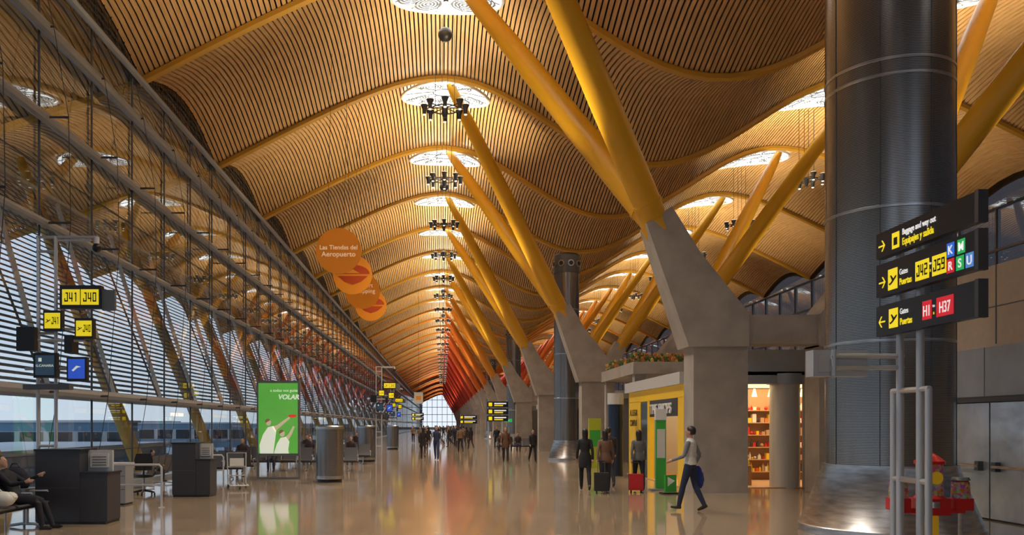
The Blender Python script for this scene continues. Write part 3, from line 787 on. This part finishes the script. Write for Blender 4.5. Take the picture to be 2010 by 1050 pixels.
def osign(x,y,w_,z0,n,nm='overhead_gate_sign'):
    mb=MB()
    for i in range(n):
        z=z0-i*.5; mb.box(x,x+w_,y,y+.1,z-.4,z,'signblk')
        mb.box(x+.1,x+.35,y-.01,y,z-.33,z-.08,'yel'); mb.box(x+.5,x+w_*.9,y-.01,y,z-.18,z-.1,'white'); mb.box(x+.5,x+w_*.75,y-.01,y,z-.32,z-.24,'yel')
    for q in (x+.1,x+w_-.1): mb.tube([(q,y+.15,0),(q,y+.15,z0+.1)],.04,'alu',6)
    mb.obj(nm)
osign(3.2,60,1.5,3.5,3); osign(1.9,92,1.9,2.9,2); osign(-4.0,110,1.6,3.4,2); osign(4.4,74,1.0,2.6,1)
mb=MB(); mb.box(-.35,.35,-.03,.03,0,.3,'sgreen'); mb.prism([(-.2,.12),(-.05,.12),(-.05,.06),(.1,.15),(-.05,.24),(-.05,.18),(-.2,.18)],'y',-.04,-.03,'white'); mb.tube([(0,0,.3),(0,0,1.2)],.02,'alu',6); mb.box(-.3,.3,-.1,.1,1.15,1.2,'alu')
mb.obj('exit_sign',(5.9,75.5,2.1))
mb=MB(); mb.box(-.35,.35,-.04,.04,0,.9,'paper'); mb.tube([(0,0,.9),(0,0,9)],.01,'black',4); mb.box(-.2,.2,-.05,-.04,.3,.6,'orange'); mb.obj('hanging_banner',(-1.85,66,3.5))

# ------------------------------------------------------------ people
def person(name,loc,heading,H=1.7,top=(.05,.05,.06),bot=(.03,.035,.06),hairc=(.018,.012,.009),skin='skin',shoe=(.02,.02,.02),
           legs=((12,5),(-18,25)),arms=((-15,15),(15,25)),female=False,longhair=False,coat=0,vox=.016,seat=None,lean=0,sleeve=None,fingers=True,wide=1.0):
    mt=mat('clothes_top',top,.8,noise=.12,nscale=20); mbt=mat('clothes_bottom',bot,.8,noise=.1,nscale=20); mh=mat('hair',hairc,.5); ms=mat('shoes',shoe,.4)
    msl=mat('sleeve',sleeve,.8) if sleeve else mt
    s=MB(); st=.03
    sw=(.165 if female else .19)*wide
    hipw=.160 if female else .155
    zlo=.86
    rs=[(0,0,zlo,.13,.09),(0,0,.93,hipw,.115),(0,0,.96,hipw,.115)]
    s.rings(rs,mbt,16,st)
    rs=[]
    if coat: rs+= [(0,0,coat,hipw+.02,.13),(0,0,(coat+.95)/2,hipw+.022,.135)]
    rs+=[(0,0,.94,hipw+.014,.13),(0,0,1.08,.128 if female else .155,.112),(0,.0,1.22,sw-.02,.12),(0,-.005,1.33,sw-.002,.118),(0,-.01,1.40,sw-.02,.10),(0,-.01,1.445,.09,.075),(0,-.005,1.47,.062,.062)]
    s.rings(rs,mt,20,st)
    s.rings([(0,-.005,1.42,.05,.05),(0,.0,1.54,.048,.05)],'skin',12,st)
    hd=[(0,.045,1.488,.028,.03),(0,.03,1.50,.045,.05),(0,.018,1.535,.060,.077),(0,.008,1.575,.070,.090),(0,0,1.62,.076,.098),(0,-.005,1.66,.073,.094),(0,-.008,1.695,.057,.074),(0,-.01,1.715,.025,.035)]
    s.rings(hd,'skin',20,.02)
    s.tube([(0,.092,1.615),(0,.112,1.585),(0,.097,1.575)],[.008,.014,.01],'skin',6,.01)
    for e in (-1,1): s.sph((e*.078,-.005,1.60),(.013,.022,.032),'skin',8,6)
    hr=[(0,-.042,1.555,.062,.062),(0,-.036,1.585,.078,.078),(0,-.028,1.62,.086,.090),(0,-.022,1.66,.086,.098),(0,-.018,1.695,.070,.086),(0,-.016,1.72,.048,.060),(0,-.015,1.738,.02,.025)]
    if longhair: hr=[(0,-.085,1.38,.035,.018),(0,-.082,1.42,.062,.028),(0,-.065,1.48,.076,.045),(0,-.048,1.54,.082,.066),(0,-.036,1.585,.086,.080)]+hr[2:]
    s.rings(hr,mh,18,.02)
    low=9
    for side,(a,kb) in zip((-1,1),legs):
        spread=.02 if not seat else .04
        h=Vector((side*.088,0,.91)); a_,b_=R(a),R(a-kb)
        kn=h+Vector((side*spread*.5,math.sin(a_)*.43,-math.cos(a_)*.43)); an=kn+Vector((0,math.sin(b_)*.40,-math.cos(b_)*.40))
        s.tube([h+Vector((0,0,.03)),h.lerp(kn,.35),kn],[.088,.085,.062],mbt,14,st); s.tube([kn,kn.lerp(an,.35),an],[.062,.062,.048],mbt,14,st)
        fa=b_*.9 if a<0 else b_*.5
        f=Vector((0,math.cos(fa),math.sin(fa)*1.0)); dn=Vector((0,math.sin(fa),-math.cos(fa)))
        heel=an+dn*.055-f*.05; toe=an+dn*.075+f*.17
        s.tube([an,an+dn*.05],[.042,.044],ms,10,.02); s.tube([heel,heel.lerp(toe,.5),toe],[.036,.040,.026],ms,12,.02)
        low=min(low,heel.z-.037,toe.z-.027)
    hand=[]
    for side,arm in zip((-1,1),arms):
        a,kb=arm[0],arm[1]; out=arm[2] if len(arm)>2 else 10
        sh=Vector((side*(sw-.012),-.01,1.385)); a_,b_=R(a),R(a+kb); oo=math.sin(R(out))
        d1=Vector((side*oo,math.sin(a_),-math.cos(a_))).normalized(); d2=Vector((side*oo*.3,math.sin(b_),-math.cos(b_))).normalized()
        el=sh+d1*.285; wr=el+d2*.25
        s.tube([sh-Vector((side*.04,0,-.005)),sh,sh+d1*.05,el],[.045,.054,.053,.042],msl,12,st); s.tube([el,el+d2*.08,wr],[.042,.041,.031],msl,12,st)
        s.tube([wr-d2*.01,wr+d2*.03,wr+d2*.09],[.024,.034,.030],'skin',10,.015)
        inn=Vector((-side,0,0)); fw=Vector((0,1,0))-d2*d2.y; fw.normalize()
        if fingers:
            for q,L in ((-.024,.062),(-.008,.075),(.009,.08),(.025,.07)):
                p0=wr+d2*.085+fw*q; p1=p0+d2*L*.5+inn*.006; p2=p1+d2*L*.4+inn*.022
                s.tube([p0,p1,p2],[.0105,.0095,.008],'skin',6,.012)
            p0=wr+d2*.035+fw*.03; s.tube([p0,p0+fw*.025+d2*.03,p0+fw*.028+d2*.06+inn*.01],[.013,.011,.009],'skin',6,.012)
        hand.append(wr+d2*.11)
    me=s.mesh('tmp',False)
    o=bpy.data.objects.new('tmp',me); COL.objects.link(o)
    md=o.modifiers.new('r','REMESH'); md.mode='VOXEL'; md.voxel_size=vox
    sm_=o.modifiers.new('s','SMOOTH'); sm_.factor=.5; sm_.iterations=2
    dg=bpy.context.evaluated_depsgraph_get(); ev=o.evaluated_get(dg); m2=bpy.data.meshes.new_from_object(ev)
    bv=BVHTree.FromPolygons([Vector(v) for v in s.v],s.f)
    m2.materials.clear()
    for k in s.mats: m2.materials.append(M[k] if isinstance(k,str) else k)
    idx=[]
    for p in m2.polygons:
        hit=bv.find_nearest(p.center+p.normal*.012)
        idx.append(s.m[hit[2]] if hit[2] is not None else 0)
    m2.polygons.foreach_set('material_index',idx); m2.shade_smooth()
    bpy.data.objects.remove(o)
    e=MB()
    for q in (-1,1): e.sph((q*.028,.090,1.61),(.011,.008,.006),'black',8,6)
    e.tube([(-.02,.085,1.548),(0,.091,1.547),(.02,.085,1.548)],.004,'dorange',6)
    bm=bmesh.new(); bm.from_mesh(m2)
    em=e.mesh('e'); n0=len(m2.materials)
    for k in e.mats: m2.materials.append(M[k])
    nf=len(bm.faces); bm.from_mesh(em); bm.faces.ensure_lookup_table()
    for f in bm.faces[nf:]: f.material_index+=n0
    if lean:
        for v in bm.verts:
            if v.co.z>.9: 
                an_=R(lean)*min(1,(v.co.z-.9)/.15); y_,z_=v.co.y,v.co.z-.9
                v.co.y=y_*math.cos(an_)+z_*math.sin(an_); v.co.z=.9-y_*math.sin(an_)+z_*math.cos(an_)
    bm.to_mesh(m2); bm.free(); m2.name=name
    sc=H/1.72; zoff=(-low*sc) if seat is None else (seat+.085-.91*sc)
    ob=place(name,m2,(loc[0],loc[1],zoff),heading); ob.scale=(sc,)*3
    return ob,[Vector(h) for h in hand],zoff,sc
def toworld(hv,loc,heading,zo,sc):
    c,s_=math.cos(R(heading)),math.sin(R(heading))
    return Vector((loc[0]+sc*(hv.x*c-hv.y*s_),loc[1]+sc*(hv.x*s_+hv.y*c),zo+sc*hv.z))
p,hd,zo,sc=person('walking_man',(5.2,17.7),55,1.74,top=(.60,.60,.58),bot=(.02,.03,.07),sleeve=(.20,.21,.25),legs=((16,4),(-10,16)),arms=((14,55),(-22,50,16)),vox=.012,shoe=(.02,.015,.01))
hw=toworld(hd[1],(5.2,17.7),55,zo,sc)
mb=MB(); 
mb.rings([(.02,0,-.42,.07,.09),(.03,.02,-.28,.10,.13),(.01,0,-.10,.085,.12),(0,-.01,.0,.07,.09),(0,-.01,.05,.03,.05)],mat('blue_jacket',(.02,.05,.28),.8,noise=.3,nscale=8),16,.04)
mb.tube([(.09,0,-.1),(.13,0,-.25),(.12,.02,-.38)],[.05,.045,.035],mat('blue_jacket_sleeve',(.025,.06,.30),.8),10)
mb.obj('carried_jacket',(hw.x+.10,hw.y-.02,hw.z+.03),rz=20)
person('woman_pedestrian',(3.96,23.4),-5,1.68,top=(.015,.015,.018),bot=(.01,.01,.012),female=True,longhair=True,coat=.62,legs=((10,4),(-14,16)),arms=((10,15),(-12,12)),vox=.013)
person('woman_pedestrian',(4.42,22.9),-8,1.66,top=(.16,.085,.055),bot=(.03,.03,.04),female=True,longhair=True,coat=.8,legs=((-14,16),(12,4)),arms=((-22,8),(10,18)),vox=.013)
person('woman_pedestrian',(5.40,23.2),-6,1.64,top=(.13,.13,.13),bot=(.01,.01,.012),female=True,longhair=True,coat=.84,legs=((8,4),(-12,14)),arms=((-20,8),(10,15)),vox=.013)
person('man_pedestrian',(4.85,24.6),0,1.72,top=(.03,.03,.04),bot=(.02,.02,.03),legs=((8,4),(-12,14)),vox=.02)
def suitcase(name,x,y,c,h=.55):
    k=mat('suitcase_shell',c,.45); mb=MB()
    mb.box(-.19,.19,-.12,.12,.07,h,k); mb.box(-.15,.15,-.135,-.12,.12,h*.55,k); mb.box(-.17,.17,-.13,.13,.1,h-.05,k)
    mb.box(-.2,.2,-.005,.005,.07,h,'black')
    for q in (-.13,.13):
        mb.tube([(q-.015,.1,.035),(q+.015,.1,.035)],.035,'black',10); mb.tube([(q-.015,-.1,.035),(q+.015,-.1,.035)],.035,'black',10)
        mb.tube([(q*.7,.1,h),(q*.7,.22,h+.30)],.01,'steeldk',6)
    mb.tube([(-.1,.22,h+.30),(.1,.22,h+.30)],.016,'black',8)
    mb.obj(name,(x,y,0),rz=-8)
suitcase('rolling_suitcase',4.22,22.35,(.02,.02,.022)); suitcase('rolling_suitcase',5.20,22.65,(.50,.012,.02),.50)
person('woman_pedestrian',(3.05,40.6),175,1.7,top=(.13,.06,.035),bot=(.03,.025,.03),female=True,longhair=True,coat=.7,legs=((8,3),(-10,12)),vox=.018)
person('woman_pedestrian',(4.43,41.3),190,1.6,top=(.012,.012,.014),bot=(.012,.012,.015),female=True,longhair=True,coat=.85,legs=((16,4),(-18,18)),arms=((-18,8),(20,20)),vox=.018)
a,_,_,_=person('man_pedestrian',(-.3,44),170,1.75,top=(.02,.03,.08),bot=(.03,.05,.13),sleeve=(.2,.2,.22),legs=((10,4),(-12,12)),vox=.018)
b,_,_,_=person('woman_pedestrian',(-1.05,46.5),0,1.68,top=(.02,.015,.015),bot=(.05,.02,.02),female=True,longhair=True,coat=.7,vox=.018)
c,_,_,_=person('man_pedestrian',(1.2,56),10,1.75,top=(.20,.12,.07),bot=(.02,.02,.03),vox=.02,fingers=False)
d,_,_,_=person('man_pedestrian',(4.0,62),180,1.75,top=(.015,.015,.02),bot=(.02,.02,.03),vox=.02,fingers=False)
src=[a,b,c,d]
for i in range(34):
    y=random.uniform(63,170); x=random.uniform(-3.0,2.8)
    q=src[i%4]; o=place(q.name.split('.')[0],q.data,(x,y,q.location.z),random.choice((0,180,170,20,90))); o.scale=q.scale
sp_,_,_,_=person('seated_traveller',(-7.42,14.7),-90,1.72,top=(.015,.016,.022),bot=(.02,.02,.03),legs=((82,60),(85,75)),arms=((35,60),(30,50)),seat=.43,lean=-22,vox=.014)
s2,_,_,_=person('seated_traveller',(-8.55,24.9),-90,1.2,top=(.02,.02,.03),bot=(.02,.02,.03),legs=((86,86),(86,84)),arms=((25,50),(25,50)),seat=.43,vox=.018,fingers=False)
s3,_,_,_=person('seated_traveller',(-6.7,33.45),180,1.7,top=(.04,.02,.02),bot=(.03,.03,.05),legs=((86,86),(86,84)),arms=((25,50),(25,50)),seat=.43,vox=.02,fingers=False)
for (x,y,rz) in ((-7.9,33.45,180),(-6.1,39,180),(-7.2,45,180),(-6.0,45,180),(4.6,58,180),(5.2,58,180),(4.0,58,180),(-4.25,39.35,180),(-7.3,52,180),(-6.1,60,180)):
    o=place('seated_traveller',s3.data,(x,y-.05,s3.location.z),rz); o.scale=s3.scale
mb=MB(); mb.rings([(0,0,0,.24,.15),(0,0,.05,.27,.18),(0,0,.25,.25,.16),(0,0,.36,.16,.11),(0,0,.40,.06,.05)],mat('backpack_cloth',(.012,.014,.025),.8,noise=.3),18); mb.tube([(-.1,0,.38),(-.05,0,.46),(.05,0,.46),(.1,0,.38)],.015,'black',6)
mb.box(-.18,.18,-.2,-.15,.05,.2,'black'); mb.obj('backpack',(-8.05,15.9,.62))
mb=MB(); mb.box(-.35,.35,-.3,.3,.55,.62,'grey'); 
for x in (-.3,.3):
    for y in (-.25,.25): mb.tube([(x,y,0),(x,y,.56)],.025,'alu',8)
mb.obj('side_table',(-8.05,15.9,0))
mb=MB(); mb.sph((0,0,.13),(.22,.14,.13),'plastic',14,8); mb.sph((.12,.03,.16),(.12,.1,.09),'plastic',10,6); mb.tube([(-.1,0,.22),(-.06,0,.32),(.02,0,.22)],.012,'plastic',6)
mb.sph((-.12,-.04,.14),(.1,.1,.1),'plastic',10,6); mb.obj('plastic_bag',(-7.22,13.85,.46))

# ------------------------------------------------------------ lights
def spot(name,loc,target,e,ang=90,col=(1,.74,.42),rad=.15,blend=1):
    l=bpy.data.lights.new(name,'SPOT'); l.energy=e; l.spot_size=R(ang); l.spot_blend=blend; l.color=col; l.shadow_soft_size=rad
    o=bpy.data.objects.new(name,l); COL.objects.link(o); o.location=loc
    o.rotation_euler=(Vector(target)-Vector(loc)).to_track_quat('-Z','Y').to_euler()
WU=(1,.82,.56)
for k in range(0,22):
    y=22.95+18*k
    if k>11 and k%2: continue
    m_=1 if k<=11 else 2
    spot('ceiling_uplight',(4.0,y,6.9),(-1.5,y-1,16),6600*m_,85,WU)
    spot('ceiling_uplight',(14.2,y,6.9),(19.0,y,16),5200*m_,85,WU)
for k in range(1,20):
    spot('chandelier_uplight',(.1,9*k+4.1,13.75),(.1,9*k+4.1,20),1100,165,WU,rad=.5)
    if k<12: spot('chandelier_uplight',(17.3,9*k+4.1,13.75),(17.3,9*k+4.1,20),1100,165,WU,rad=.5)
    spot('chandelier_downlight',(.1,9*k+4.1,13.0),(.1,9*k+4.1,0),3600,110,(1,.90,.76),.3)
al=bpy.data.lights.new('shop_light','AREA'); al.energy=80; al.size=3; al.color=(1,.75,.45); ao=bpy.data.objects.new('shop_light',al); COL.objects.link(ao); ao.location=(10,26.2,3.1)
scene.view_settings.view_transform='Standard'
